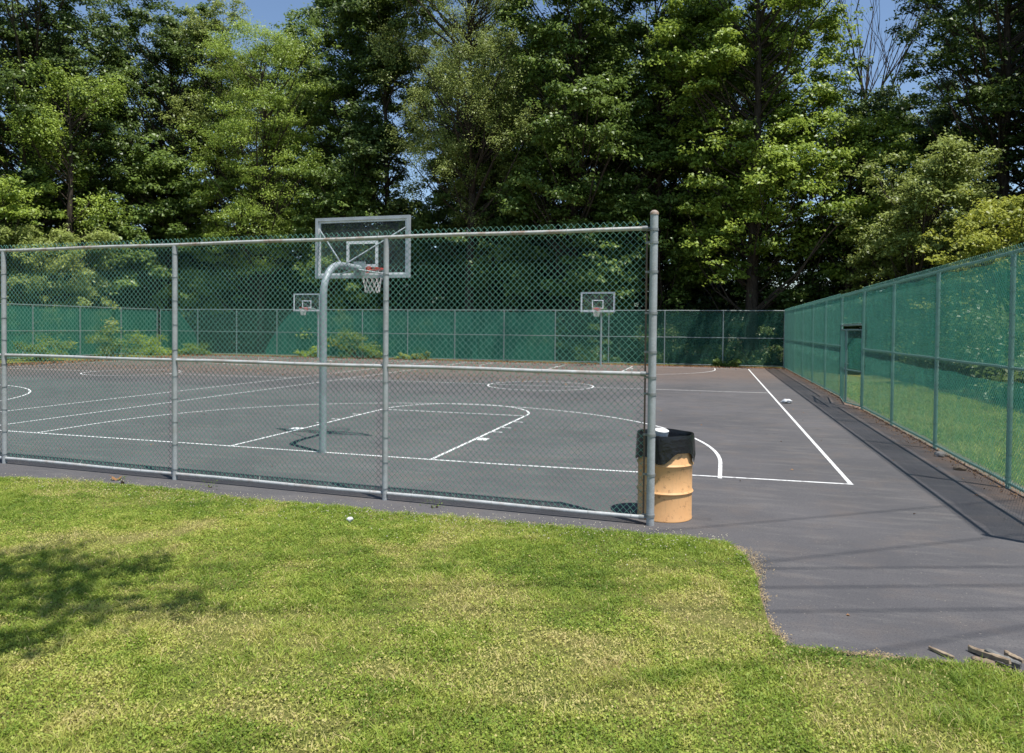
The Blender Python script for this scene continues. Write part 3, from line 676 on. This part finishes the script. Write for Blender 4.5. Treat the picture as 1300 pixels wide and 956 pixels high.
#      label, x, y, height, crown radius, crown base, leaf material, extra
TREES = [
 ('shaded_tree', 'dark tree filling the top left corner, behind the far left side fence', -46.5, 38.0, 28, 7.0, 4, 'leaf_dark', dict(nclump=190, tr=.4)),
 ('vine_covered_tree', 'tree hung with yellow green vines, upper left, left of the dark forked tree', -41.6, 36.4, 19.5, 3.0, 9, 'leaf_bright', dict(nclump=36, nleaf=400, leaf=.16, hang=1.1, rad=(.8, 1.3))),
 ('broadleaf_tree', 'middle green broadleaf tree behind the corner of the far left side fence and far fence', -39.6, 43.0, 14.5, 4.8, 3, 'leaf_mid', dict(nclump=90, leaf=.26, rad=(.9, 1.5), tr=.25)),
 ('dark_forked_tree', 'tall dark tree with a black leaning limb above the corner of the far left fence', -43.0, 47.0, 28, 6.8, 8, 'leaf_dark', dict(nclump=150, tr=.38, forked=True)),
 ('sparse_tree', 'thin sparse tree, its twigs showing against blue sky, left of the feathery tree', -37.5, 46.0, 27.5, 3.6, 13, 'leaf_olive', dict(nclump=80, nleaf=210, leaf=.17, rad=(.6, 1.2), tr=.2)),
 ('locust_tree', 'bright fresh green feathery tree left of the nearest backboard, with a soft layered crown', -32.0, 44.0, 23.5, 5.2, 6.0, 'leaf_bright', dict(nclump=150, nleaf=520, leaf=.17, rad=(1.0, 1.9), tr=.3, asp=.4)),
 ('tall_tree', 'tall green tree standing directly behind the bright feathery tree', -28.0, 50.0, 30, 4.8, 8, 'leaf_mid', dict(nclump=130, tr=.35)),
 ('slender_tree', 'narrow dark green tree between two slits of sky, above the nearest backboard', -22.8, 46.0, 30, 4.5, 5.0, 'leaf_dark', dict(nclump=150, tr=.28, top=.15)),
 ('small_tree', 'small green tree just above the nearest backboard, lower than its neighbours', -25.9, 43.6, 12.5, 3.4, 2.5, 'leaf_mid', dict(nclump=66, leaf=.2, tr=.18, rad=(.8, 1.4))),
 ('fine_leaved_tree', 'olive yellow fine leaved tree with drooping sprays in the upper middle', -15.4, 43.0, 27, 5.4, 10.5, 'leaf_olive', dict(nclump=190, nleaf=620, leaf=.145, hang=.7, rad=(.9, 1.7), tr=.36, asp=.4)),
 ('forked_tree', 'dark tree with a forked trunk in the shade below the olive yellow crown', -15.0, 47.0, 17, 5.6, 3.5, 'leaf_dark', dict(nclump=110, tr=.34, forked=True)),
 ('maple_tree', 'full middle green tree left of the end post, reaching out of view', -8.6, 44.0, 28, 5.4, 4.0, 'leaf_mid', dict(nclump=210, tr=.36)),
 ('leafy_tree', 'green tree rising behind the end post of the lawn fence', -3.6, 46.0, 26, 4.5, 4, 'leaf_mid', dict(nclump=145, tr=.3)),
 ('light_green_tree', 'very large light green tree right of the end post, trunk showing at its base', 2.2, 43.2, 28, 5.3, 5.0, 'leaf_bright', dict(nclump=220, nleaf=400, tr=.42, rad=(1.0, 1.8))),
 ('young_tree', 'light green lower tree right of the very large light green tree', 7.4, 43.4, 13.8, 3.4, 5.5, 'leaf_bright', dict(nclump=74, nleaf=330, leaf=.2, tr=.2, gap=.15, rad=(.8, 1.4))),
 ('shadowed_tree', 'dark shadowed tree below the bare branches, right of centre', 11.0, 50.0, 16.5, 5.0, 4, 'leaf_dark', dict(nclump=110, tr=.3)),
 ('open_crowned_tree', 'tall tree with an open dark crown and bare lower trunk, upper right', 14.7, 43.0, 27, 5.1, 10.5, 'leaf_dark', dict(nclump=150, nleaf=300, leaf=.2, tr=.42, rad=(.8, 1.5))),
 ('corner_tree', 'tall dark trunked tree at the right edge of the view behind the side fence', 19.2, 42.0, 27, 5.0, 10, 'leaf_dark', dict(nclump=130, nleaf=300, leaf=.2, tr=.4, rad=(.8, 1.5))),
 ('bushy_tree', 'low bushy olive green tree in front of the tall bare trunk on the right', 9.3, 37.6, 10.2, 3.6, 3.0, 'leaf_olive', dict(nclump=84, nleaf=430, leaf=.16, tr=.2, rad=(.8, 1.3))),
 ('yellow_green_shrub_tree', 'bright yellow green shrubby tree overtopping the right hand fence', 11.6, 31.0, 6.8, 3.2, 1.2, 'leaf_yellow', dict(nclump=80, nleaf=430, leaf=.15, tr=.14, rad=(.7, 1.1))),
 ('dark_understorey_tree', 'dark low tree behind the far right corner of the court', 5.4, 45.0, 8.2, 3.6, 1.0, 'leaf_dark', dict(nclump=72, leaf=.2, tr=.2, rad=(.8, 1.4))),
 ('sumac_tree', 'pale green sumac with layered drooping fronds above the far left fence', -40.6, 33.8, 7.9, 3.8, 1.5, 'leaf_olive', dict(nclump=84, nleaf=330, leaf=.25, tr=.13, rad=(.6, 1.1), asp=.28, hang=.3)),
 ('light_edge_tree', 'light green leafy tree at the left edge of view, just above the fence top', -43.6, 33.0, 10.8, 3.2, 4, 'leaf_bright', dict(nclump=66, nleaf=340, leaf=.2, tr=.2, rad=(.8, 1.3))),
]
for nm, lb, x, y, H, R_, bs, m_k, kw in TREES: tree(nm, lb, x, y, H, R_, bs, m_k, **kw)

# leafless tree against the sky
bt = thing('bare_tree', 'leafless grey tree with thin upright branches against the blue sky on the right', 'tree', (8.9, 51.0, 0))
mb = MB(); rb = random.Random(5)
def branch(p, d, L, r, lvl):
    pts = [p]; n_ = 6
    for i in range(n_): d = (d + Vector((rb.uniform(-.09, .09), rb.uniform(-.09, .09), .05))).normalized(); pts.append(pts[-1] + d * L / n_)
    mb.tube(pts, [r * (1 - .8 * i / n_) for i in range(n_ + 1)], 5 if lvl else 8, False)
    if lvl < 3:
        for i in range(5 if lvl else 9):
            q = pts[rb.randint(2, n_)]; s = .5 if lvl else .42
            branch(q, (d + Vector((rb.uniform(-s, s), rb.uniform(-s, s), rb.uniform(0, .3)))).normalized(), L * rb.uniform(.4, .65), r * .45, lvl + 1)
branch(Vector((0, 0, 0)), Vector((0, 0, 1)), 17, .22, 0); mb.build('trunk', 'bark', bt)

# second row: tall trees in the wood, copies of the first row's shapes
ROW2 = [(-53, 44, 'beyond the dark tree of the top left corner'), (-48, 54, 'glimpsed left of the dark forked tree'), (-40, 56, 'glimpsed behind the sparse tree'), (-34.5, 54, 'behind the left flank of the feathery tree'),
        (-19.0, 54, 'right of the narrow dark tree'), (-13.5, 56, 'behind the olive yellow tree'), (-8.5, 54, 'behind the full middle green tree'), (-3.0, 56, 'far behind the end post of the lawn fence'), (.4, 55, 'behind the very large light green tree'),
        (19.5, 52, 'behind the open dark crown, upper right'), (22.0, 45, 'beyond the right edge of the wood'), (21.5, 37, 'beyond the side lawn on the right'), (-52, 33, 'at the far left edge behind the sumac'), (21, 30, 'on the right, behind the shrubby yellow green tree'), (-58, 52, 'deep in the wood, far left')]
src = [o for o in COL.objects if o.type == 'EMPTY' and o.get('category') == 'tree' and o.name.startswith(('maple', 'tall', 'shaded', 'dark_forked'))]
for i, (x, y, wh_) in enumerate(ROW2):
    s0 = src[i % len(src)]; c = s0.copy(); c.name = 'woodland_tree'; COL.objects.link(c); c.location = (x, y, -.05); c.rotation_euler = (0, 0, i * 1.9)
    k_ = .86 + .08 * ((i * 7) % 3) / 2; c.scale = (k_, k_, k_); c['label'] = 'tall shaded tree ' + wh_; c['group'] = 'trees deeper in the wood'
    for ch in s0.children: d = ch.copy(); COL.objects.link(d); d.parent = c

# understorey of the far wood
def undergrowth(name, label_kind, pts, m, n, leaf, hgt):
    P = []
    for (x, y, r, h) in pts:
        k = max(3, int(r * h * .9)); c = np.stack([x + rng.uniform(-r, r, k), y + rng.uniform(-1.4, 1.4, k), rng.uniform(.2, max(h, .9), k)], -1); P.append(c)
    C = np.concatenate(P); a = clump_leaves(C, np.full(len(C), 1.1), n, leaf, .8)
    V, F = leaf_cards(a[0], a[1], a[2], .6); o = mesh_np(name, V, F, m, tint=np.repeat(a[3], 4)); struct(o, 'stuff'); return o
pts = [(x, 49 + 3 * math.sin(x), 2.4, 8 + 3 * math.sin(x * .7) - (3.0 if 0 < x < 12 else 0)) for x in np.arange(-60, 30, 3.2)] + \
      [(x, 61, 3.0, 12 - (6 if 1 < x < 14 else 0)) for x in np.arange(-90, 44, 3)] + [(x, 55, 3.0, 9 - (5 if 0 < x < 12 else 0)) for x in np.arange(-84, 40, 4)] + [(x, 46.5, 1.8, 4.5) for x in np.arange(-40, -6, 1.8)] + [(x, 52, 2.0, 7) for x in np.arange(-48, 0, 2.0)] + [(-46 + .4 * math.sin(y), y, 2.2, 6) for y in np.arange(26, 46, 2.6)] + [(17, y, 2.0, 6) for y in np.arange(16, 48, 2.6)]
u = undergrowth('undergrowth', '', pts, 'leaf_shade', 150, .36, 8)

pts2 = [(9.6, y, 1.4, 1.6 + .8 * math.sin(y)) for y in np.arange(8, 44, 1.6)] + [(13.5, y, 1.8, 3.8) for y in np.arange(8, 44, 2.0)]
undergrowth('undergrowth', '', pts2, 'leaf_dark', 420, .15, 8)

def shrub(name, label, x, y, r, h, m, nl=260, leaf=.12, cat='shrub', group=None, k=14, zb=.1):
    t = thing(name, label, cat, (x, y, -.03), 0, group)
    cx0 = rng.uniform(-r, r, k); C = np.stack([cx0, rng.uniform(-r * .5, r * .5, k), zb + rng.random(k) ** 1.4 * h * .85 * (1 - .35 * np.abs(np.sin(cx0 * 2.3 + x)))], -1); R = np.full(k, max(.14, min(.5, h * .24))) * (.45 + 1.1 * rng.random(k))
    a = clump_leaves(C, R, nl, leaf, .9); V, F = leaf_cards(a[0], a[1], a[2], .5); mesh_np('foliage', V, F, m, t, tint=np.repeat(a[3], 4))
    mb = MB()
    for c in C: mb.tube([(c[0] * .3, c[1] * .3, -.02), (c[0] * .7, c[1] * .7, c[2] * .6), tuple(c)], [.018, .012, .006], 5, False)
    mb.build('stem', 'bark', t); return t
SHR = [
 ('bright green bush at the far fence, just right of the nearest hoop pole', -21.8, 40.5, 1.6, 3.1, 'leaf_yellow', 300, .15),
 ('leafy bush behind the far fence directly below the nearest net', -19.0, 41.0, 1.3, 3.2, 'leaf_mid', 260, .15),
 ('tall leafy bush behind the far left fence, near the sumac', -39.2, 31.5, 1.7, 3.6, 'leaf_mid', 300, .15),
 ('leafy bush behind the corner of the far left fence', -39.4, 35.8, 1.6, 2.8, 'leaf_olive', 300, .15),
 ('bush with pale leaves behind the far fence, below the small distant backboard', -6.6, 41.0, 1.2, 3.0, 'leaf_mid', 240, .14),
 ('dark bush behind the far fence, just right of the end post', -2.6, 41.2, 1.5, 3.0, 'leaf_dark', 260, .15),
 ('dark bush behind the far fence near the right corner of the court', 2.2, 41.3, 1.2, 2.6, 'leaf_dark', 260, .15),
 ('dark bush against the far fence midway between its two rightmost posts', .2, 40.9, 1.0, 1.6, 'leaf_mid', 200, .12),
 ('bush with scattered light leaves above the far fence, left of the small distant backboard', -9.6, 41.6, 1.7, 4.2, 'leaf_mid', 300, .15),
 ('rounded dark bush on the far side of the side lawn, right edge of view', 9.6, 15.0, 1.4, 2.4, 'leaf_dark', 300, .12),
 ('spreading dark bush on the far side of the side lawn, behind the gate', 9.4, 20.0, 1.6, 2.6, 'leaf_dark', 300, .12),
 ('dark bush on the far side of the side lawn, second bush beyond the gate', 9.4, 25.0, 1.6, 2.8, 'leaf_dark', 300, .12),
 ('light green bush in the sun on the far side of the side lawn', 10.8, 18.5, 1.7, 3.4, 'leaf_yellow', 300, .12),
 ('middle green bush on the far side of the side lawn, furthest beyond the gate', 9.2, 30.5, 1.8, 3.0, 'leaf_mid', 300, .13),
]
for lb, x, y, r, h, m_k, nl, lf in SHR: shrub('bush', lb, x, y, r, h, m_k, nl, lf)
WD = [('low yellow green weeds at the foot of the far fence, left of the torn screen', -33.3, 38.6, 1.5, 1.1, 'leaf_mid'),
      ('taller weeds on the verge at the far left fence', -34.8, 33.8, 1.5, 1.7, 'leaf_mid'),
      ('weeds on the verge nearest the left edge of the view', -34.6, 28.6, 1.4, 1.4, 'leaf_mid'),
      ('weeds crowding the corner of the far left fence', -35.4, 37.0, 1.1, 1.6, 'leaf_bright'),
      ('low weeds at the foot of the far fence, left of the nearest hoop pole', -24.6, 39.0, .9, .8, 'leaf_bright'),
      ('bushy yellow green weeds at the far fence, right of the nearest hoop pole', -20.9, 38.9, 1.6, 2.3, 'leaf_mid'),
      ('thin weeds at the foot of the far fence, below its second post from the right', .7, 39.1, .6, .5, 'leaf_mid'),
      ('weeds at the foot of the far fence below the second lawn fence post', -17.6, 39.0, 1.0, .5, 'leaf_olive')]
for lb, x, y, r, h, m_k in WD: shrub('weed_clump', lb, x, y, r, h, m_k, 170, .09, 'weeds', 'weeds at the foot of the far fence', 22, .05)
# little weeds that grow at the near fence
for lb, x, y, h in (('small grassy weed in the pavement under the lawn fence', -5.95, 7.17, .13), ('small weed at the bottom rail of the last bay of the lawn fence', -2.95, 7.15, .10), ('upright weed at the lawn edge beside the fallen leaf', -7.05, 6.92, .22)):
    shrub('small_weed', lb, x, y, .05, h * .6, 'leaf_mid', 8, .022, 'weeds', None, 4, .02)

# tree behind the camera, whose bough shades the lawn
tree('shade_tree', 'tree behind the viewer whose bough shades the left of the lawn', -4.6, -3.2, 12, 2.6, 5.5, 'leaf_mid', nclump=30, nleaf=160, leaf=.12, tr=.25)
bg_ = thing('overhanging_bough', 'leafy bough overhead that casts dappled shade on the left of the lawn', 'branch', (-2.1, 2.1, 0))
Cb = np.array([(.5, .9, 8.2), (1.3, .3, 8.2), (-.3, .5, 8.3), (.9, .1, 8.2), (-.1, .8, 8.1), (-.6, .95, 8.1), (.1, .0, 8.1), (-.9, .0, 8.2), (-1.5, .6, 8.1), (-1.1, -.2, 8.0), (-.5, .25, 8.2), (.25, .45, 8.1), (-1.0, .6, 8.0), (-.2, -.35, 8.4), (.55, .15, 8.2), (-1.6, .1, 8.1), (-1.3, -.5, 8.3), (-2.2, -.2, 8.2), (.9, -.5, 8.4)])
a = clump_leaves(Cb, np.full(len(Cb), .34), 60, .12, .8); V, F = leaf_cards(a[0], a[1], a[2], .6); mesh_np('crown', V, F, 'leaf_mid', bg_, tint=np.repeat(a[3], 4))
mb = MB(); mb.tube([(-2.5, -5.3, 6.5), (-1.6, -3, 7.6), (-.9, -1, 8.0), (-.3, .3, 8.1)], [.12, .09, .05, .02], 7)
for c in Cb: mb.tube([(-.9, -1, 8.0), tuple((np.array([-.9, -1, 8.0]) + c) / 2 + [0, 0, .08]), tuple(c)], [.03, .02, .01], 5)
mb.build('limb', 'bark', bg_)

# ---------------------------------------------------------------- grass
def grass(name, N, xr, yr, inside, hgt, wid, zf, tintf, dens=None):
    x = rng.uniform(*xr, N); y = rng.uniform(*yr, N); k = inside(x, y)
    if dens is not None: k &= rng.random(N) < dens(x, y)
    x, y = x[k], y[k]; n_ = len(x); z = zf(x, y) - .004
    patch = vnoise(x, y, .5, 21) * .35 + vnoise(x, y, .17, 22) * .25 + vnoise(x, y, .075, 23) * .4
    h = hgt * (.45 + .9 * rng.random(n_)) * (.25 + 2.6 * patch ** 2.2); a = rng.random(n_) * 2 * np.pi; ln_ = h * rng.uniform(.5, 1.9, n_); b2 = rng.random(n_) * 2 * np.pi
    dx, dy = np.cos(b2) * ln_, np.sin(b2) * ln_; w = wid * (.6 + .8 * rng.random(n_)); wx, wy = np.cos(a) * w / 2, np.sin(a) * w / 2
    P = np.stack([x, y, z], -1); W = np.stack([wx, wy, 0 * wx], -1); Mid = P + np.stack([dx * .35, dy * .35, h * .62], -1); Tp = P + np.stack([dx, dy, h], -1)
    V = np.stack([P - W, P + W, Mid + W * .8, Mid - W * .8, Tp], 1).reshape(-1, 3); i = np.arange(n_)[:, None] * 5
    F = np.concatenate([i + np.array([[0, 1, 2]]), i + np.array([[0, 2, 3]]), i + np.array([[3, 2, 4]])]).reshape(-1, 3)
    t = tintf(x, y, n_, patch); o = mesh_np(name, V, F, 'grass', tint=np.repeat(t, 5)); struct(o, 'stuff'); return o
def ltint(x, y, n_, patch):
    dead = np.clip((vnoise(x, y, .8, 31) * .6 + vnoise(x, y * 1.6, .3, 32) * .4 - .52) * 3.2, 0, 1)
    green = vnoise(x, y, .9, 33)
    near_edge = np.clip(1 - (lawn_edge(x) - y) / 1.1, 0, 1)
    t = .40 + .16 * (vnoise(x, y, .09, 34) - .5) * 2 + .20 * (.5 - green) * 2 * .6 + .42 * dead * (1 - .8 * near_edge) + .085 * rng.normal(size=n_) - .10 * near_edge
    t = np.where(rng.random(n_) < .025 + .35 * dead, .85 + .15 * rng.random(n_), t)
    return np.clip(t, 0, 1)
def bare(x, y):
    d = vnoise(x, y, .8, 31) * .6 + vnoise(x, y * 1.6, .3, 32) * .4
    return np.clip(1.25 - np.clip((d - .55) * 4, 0, .75) - (x < -4) * .15, .2, 1)
infn = lambda x, y: (y < lawn_edge(x) - .01 + .13 * (vnoise(x, y, .12, 41) - .5) + .10 * (vnoise(x, y, .4, 42) - .5)) & (x > -1.25 * y - 1.6) & (x < .60 * y + .8)
grass('grass', 620000, (-10.2, 4.0), (2.2, 6.95), infn, .034, .0046, lawn_z, ltint, bare)
grass('grass', 70000, (3.9, 7.4), (7.35, 30), lambda x, y: rng.random(len(x)) < np.clip(12 / y, .2, 1), .07, .012, lambda x, y: 0 * x - .01, lambda x, y, n_, p: np.clip(.42 + .15 * rng.normal(size=n_) + .3 * (vnoise(x, y, 1.5, 51) - .5), 0, 1))
# clover and broad leaves among the blades
N = 420000; x = rng.uniform(-10.2, 4.0, N); y = rng.uniform(2.2, 6.95, N); k = infn(x, y) & (rng.random(N) < bare(x, y) * (.35 + .65 * (vnoise(x, y, .55, 61) > .45)))
x, y = x[k], y[k]; n_ = len(x); C = np.stack([x, y, lawn_z(x, y) + rng.uniform(.006, .036, n_)], -1); Nn = rng.normal(size=(n_, 3)) * .45 + np.array([.05, -.1, 1]); Nn /= np.linalg.norm(Nn, axis=1, keepdims=True)
V, F = leaf_cards(C, Nn, .013 * (.5 + rng.random(n_)), .75); struct(mesh_np('clover_leaves', V, F, 'grass', tint=np.repeat(np.clip(ltint(x, y, n_, 0) - .08, 0, 1), 4)), 'stuff')
# clover heads
N = 1500; x = rng.uniform(-9.5, .4, N); d = np.abs(rng.normal(size=N)) * .42; y = lawn_edge(x) - .03 - d
k = rng.random(N) < np.clip(.35 + .06 * (x + 9), 0, 1); x, y = x[k], y[k]; N = len(x); z = lawn_z(x, y) + rng.uniform(.045, .10, N); s = rng.uniform(.003, .0068, N)
oc = np.array([(1, 0, 0), (0, 1, 0), (-1, 0, 0), (0, -1, 0), (0, 0, 1), (0, 0, -1)], float); of = np.array([(0, 1, 4), (1, 2, 4), (2, 3, 4), (3, 0, 4), (1, 0, 5), (2, 1, 5), (3, 2, 5), (0, 3, 5)])
V = (np.stack([x, y, z], -1)[:, None] + oc[None] * s[:, None, None]).reshape(-1, 3); F = (np.arange(N)[:, None, None] * 6 + of[None]).reshape(-1, 3)
struct(mesh_np('clover_flowers', V, F, 'flower_white', smooth=True), 'stuff')

# dead leaf litter drifted along the fences
def litter(N, fx, fy, sz):
    x, y = fx(N), fy(N); n_ = len(x); C = np.stack([x, y, np.full(n_, .012)], -1); Nn = rng.normal(size=(n_, 3)) * .35 + np.array([0, 0, 1]); Nn /= np.linalg.norm(Nn, axis=1, keepdims=True)
    return leaf_cards(C, Nn, sz * (.5 + rng.random(n_)), .6)
Vs = []; Fs = []; off = 0
for a in (litter(2600, lambda n: 3.76 - np.abs(rng.normal(size=n)) * .14, lambda n: rng.uniform(7.4, 39.2, n), .028),
          litter(9000, lambda n: rng.uniform(-33, 3.6, n), lambda n: 39.3 - np.abs(rng.normal(size=n)) * .7, .07),
          litter(2600, lambda n: rng.uniform(-33, -4, n), lambda n: rng.uniform(24, 39, n), .07),
          litter(5000, lambda n: -33.2 + np.abs(rng.normal(size=n)) * 1.0, lambda n: rng.uniform(22, 39, n), .07),
          litter(160, lambda n: rng.uniform(-12, 3.5, n), lambda n: rng.uniform(8, 24, n), .035)):
    Vs.append(a[0]); Fs.append(a[1] + off); off += len(a[0])
struct(mesh_np('leaf_litter', np.concatenate(Vs), np.concatenate(Fs), 'dead_leaf'), 'stuff')

def edge_bits(n, fx):
    x, y = fx(n); h_ = np.full(n, .010) + rng.random(n) * .01; Nn = rng.normal(size=(n, 3)) * .4 + np.array([0, 0, 1]); Nn /= np.linalg.norm(Nn, axis=1, keepdims=True)
    return leaf_cards(np.stack([x, y, h_], -1), Nn, .016 * (.4 + rng.random(n)), .35)
def fx1(n):
    y = rng.uniform(4.72, 6.72, n); x = np.interp(y, [4.68, 5.1, 5.9, 6.5, 6.78], [.48, .36, .37, .30, .16]); return x + np.abs(rng.normal(size=n)) * .05 * (.3 + 1.4 * vnoise(x * 0, y, .22, 71)) - .02, y
def fx2(n):
    x = rng.uniform(.4, 2.6, n); return x, lawn_edge(x) + np.abs(rng.normal(size=n)) * .03 * (.2 + 1.6 * vnoise(x, x * 0, .2, 72)) - .02
def fx3(n):
    x = rng.uniform(-9, .2, n); return x, lawn_edge(x) + np.abs(rng.normal(size=n)) * .03 - .02
q = [edge_bits(3200, fx1), edge_bits(3600, fx2), edge_bits(2500, fx3)]; off = 0; Vs = []; Fs = []
for a in q: Vs.append(a[0]); Fs.append(a[1] + off); off += len(a[0])
struct(mesh_np('dry_straw', np.concatenate(Vs), np.concatenate(Fs), 'straw'), 'stuff')

# ---------------------------------------------------------------- small things lying about
def dry_leaf(label, x, y, s, rz):
    vs = []; n_ = 13
    for i in range(n_):
        a = 2 * math.pi * i / n_; r = s * (.55 + .45 * (i % 2)) * (1.2 if i in (0, 12) else 1); vs.append((r * math.cos(a), r * .8 * math.sin(a), s * (.28 + .3 * math.sin(a * 2 + 1) + .12 * (i % 2))))
    vs += [(0, 0, s * .12)]; mb = MB(); mb.add(vs, [(i, (i + 1) % n_, n_) for i in range(n_)])
    vs2 = [(v[0], v[1], v[2] - .0015) for v in vs]; mb.add(vs2, [((i + 1) % n_, i, n_) for i in range(n_)])
    o = mb.build('fallen_leaf', 'dead_leaf', loc=(x, y, 0), smooth=False); o.rotation_euler = (0, 0, rz); return tag(o, label, 'leaf')
dry_leaf('large curled tan leaf on the pavement strip outside the lawn fence', -7.38, 7.16, .10, .4)
dry_leaf('small yellow brown leaf on the pavement near the bottom right', .95, 5.35, .016, 1.2)
tag(blob('plastic_bag', (1.98, 20.4, .06), (.13, .09, .06), 'bag_white', 6, 3, .3), 'crumpled white plastic bag lying beside the right sideline of the court', 'bag')
tag(blob('rock', (3.56, 12.65, .03), (.09, .07, .05), 'rock_grey', 5, 3, .3), 'pale grey stone at the foot of the right fence, the further of two', 'rock')
tag(blob('rock', (3.50, 11.5, .02), (.08, .06, .045), 'rock_brown', 9, 3, .3), 'brownish stone at the foot of the right fence, the nearer of two', 'rock')
tag(blob('paper_scrap', (-3.47, 6.2, .075), (.028, .022, .026), 'rubbish_white', 4, 2, .4), 'small white paper scrap in the grass near the lawn edge', 'litter')
def plank(label, x, y, L, w, h, rz, m='old_wood', tilt=0, z=.03):
    mb = MB(); n_ = 8; vs = []; r = random.Random(int(x * 1000))
    for i in range(n_ + 1):
        t = i / n_; ww = w * (.2 + .7 * math.sin(math.pi * (t * .8 + .1))) * r.uniform(.65, 1.15); hh = h * r.uniform(.75, 1.15)
        for (a, b_) in ((-1, -1), (1, -1), (1.0, .6), (.3, 1), (-.7, 1)): vs.append((L * (t - .5), a * ww / 2, b_ * hh / 2))
    fs = [(i * 5 + k, i * 5 + (k + 1) % 5, (i + 1) * 5 + (k + 1) % 5, (i + 1) * 5 + k) for i in range(n_) for k in range(5)] + [(4, 3, 2, 1, 0), tuple(n_ * 5 + k for k in range(5))]
    mb.add(vs, fs); o = mb.build('wood_piece', m, loc=(x, y, z), smooth=False); o.rotation_euler = (0, tilt, rz); return tag(o, label, 'wood')
plank('long weathered grey piece of split wood at the bottom right corner', 1.66, 4.88, .26, .045, .035, 2.2, 'old_wood', .12, .035)
plank('dark broken piece of wood, the middle one at the bottom right corner', 1.72, 4.84, .19, .055, .035, 2.45, 'stained_wood', -.1, .04)
plank('pale splinter of wood lying apart on the pavement edge', 1.40, 4.87, .16, .03, .02, 2.3, 'old_wood', 0, .015)
plank('short stub of wood nearest the right edge of the view', 1.80, 4.90, .13, .04, .03, 2.0, 'old_wood', .05, .03)
tag(blob('rock', (1.60, 4.80, .02), (.06, .04, .018), 'rock_brown', 12, 3, .3), 'flat brown stone beside the wood pieces at the bottom right', 'rock')

# ---------------------------------------------------------------- overhead lines (they cast the thin shadows on the pavement)
def wires(H, d, shadows, groupname, half=27):
    d = Vector((d[0], d[1], 0)).normalized()
    c0 = Vector((sum(s[0] for s in shadows) / len(shadows), sum(s[1] for s in shadows) / len(shadows), 0)) + Vector((.34 * H, -.19 * H, 0))
    for i, s in enumerate(shadows):
        h = H; c = Vector((s[0] + .34 * h, s[1] - .19 * h, h)); tt_ = (c0 - c).dot(d); c = c + d * tt_
        mb = MB(); mb.tube([c + d * u + Vector((0, 0, .00035 * u * u)) for u in np.linspace(-half, half, 25)], .0105, 6)
        tag(mb.build('power_cable', 'cable_black'), '%s black overhead cable of the %s line, out of view above' % (('first', 'second', 'third')[i], groupname), 'cable', 'overhead cables')
    for sg in (-1, 1):
        p = c0 + d * half * sg; t = thing('utility_pole', 'wooden pole carrying the overhead cables, %s end of the %s line' % ('left' if sg < 0 else 'right', groupname), 'utility pole', (p.x, p.y, 0), math.atan2(d.y, d.x))
        mb = MB(); mb.tube([(0, 0, 0), (0, 0, H + 1.2)], [.16, .11], 12); mb.build('pole', 'creosote_wood', t)
        mb = MB(); mb.box(-.06, .06, -1.6, 1.6, H + .0, H + .14); mb.build('crossarm', 'creosote_wood', t)
wires(8.6, (2.19, .75), [(.41, 6.18), (.43, 5.74), (.41, 5.25)], 'lower')
wires(9.4, (2.11, 1.39), [(.4, 6.33), (1.04, 4.82), (1.13, 8.09)], 'upper')
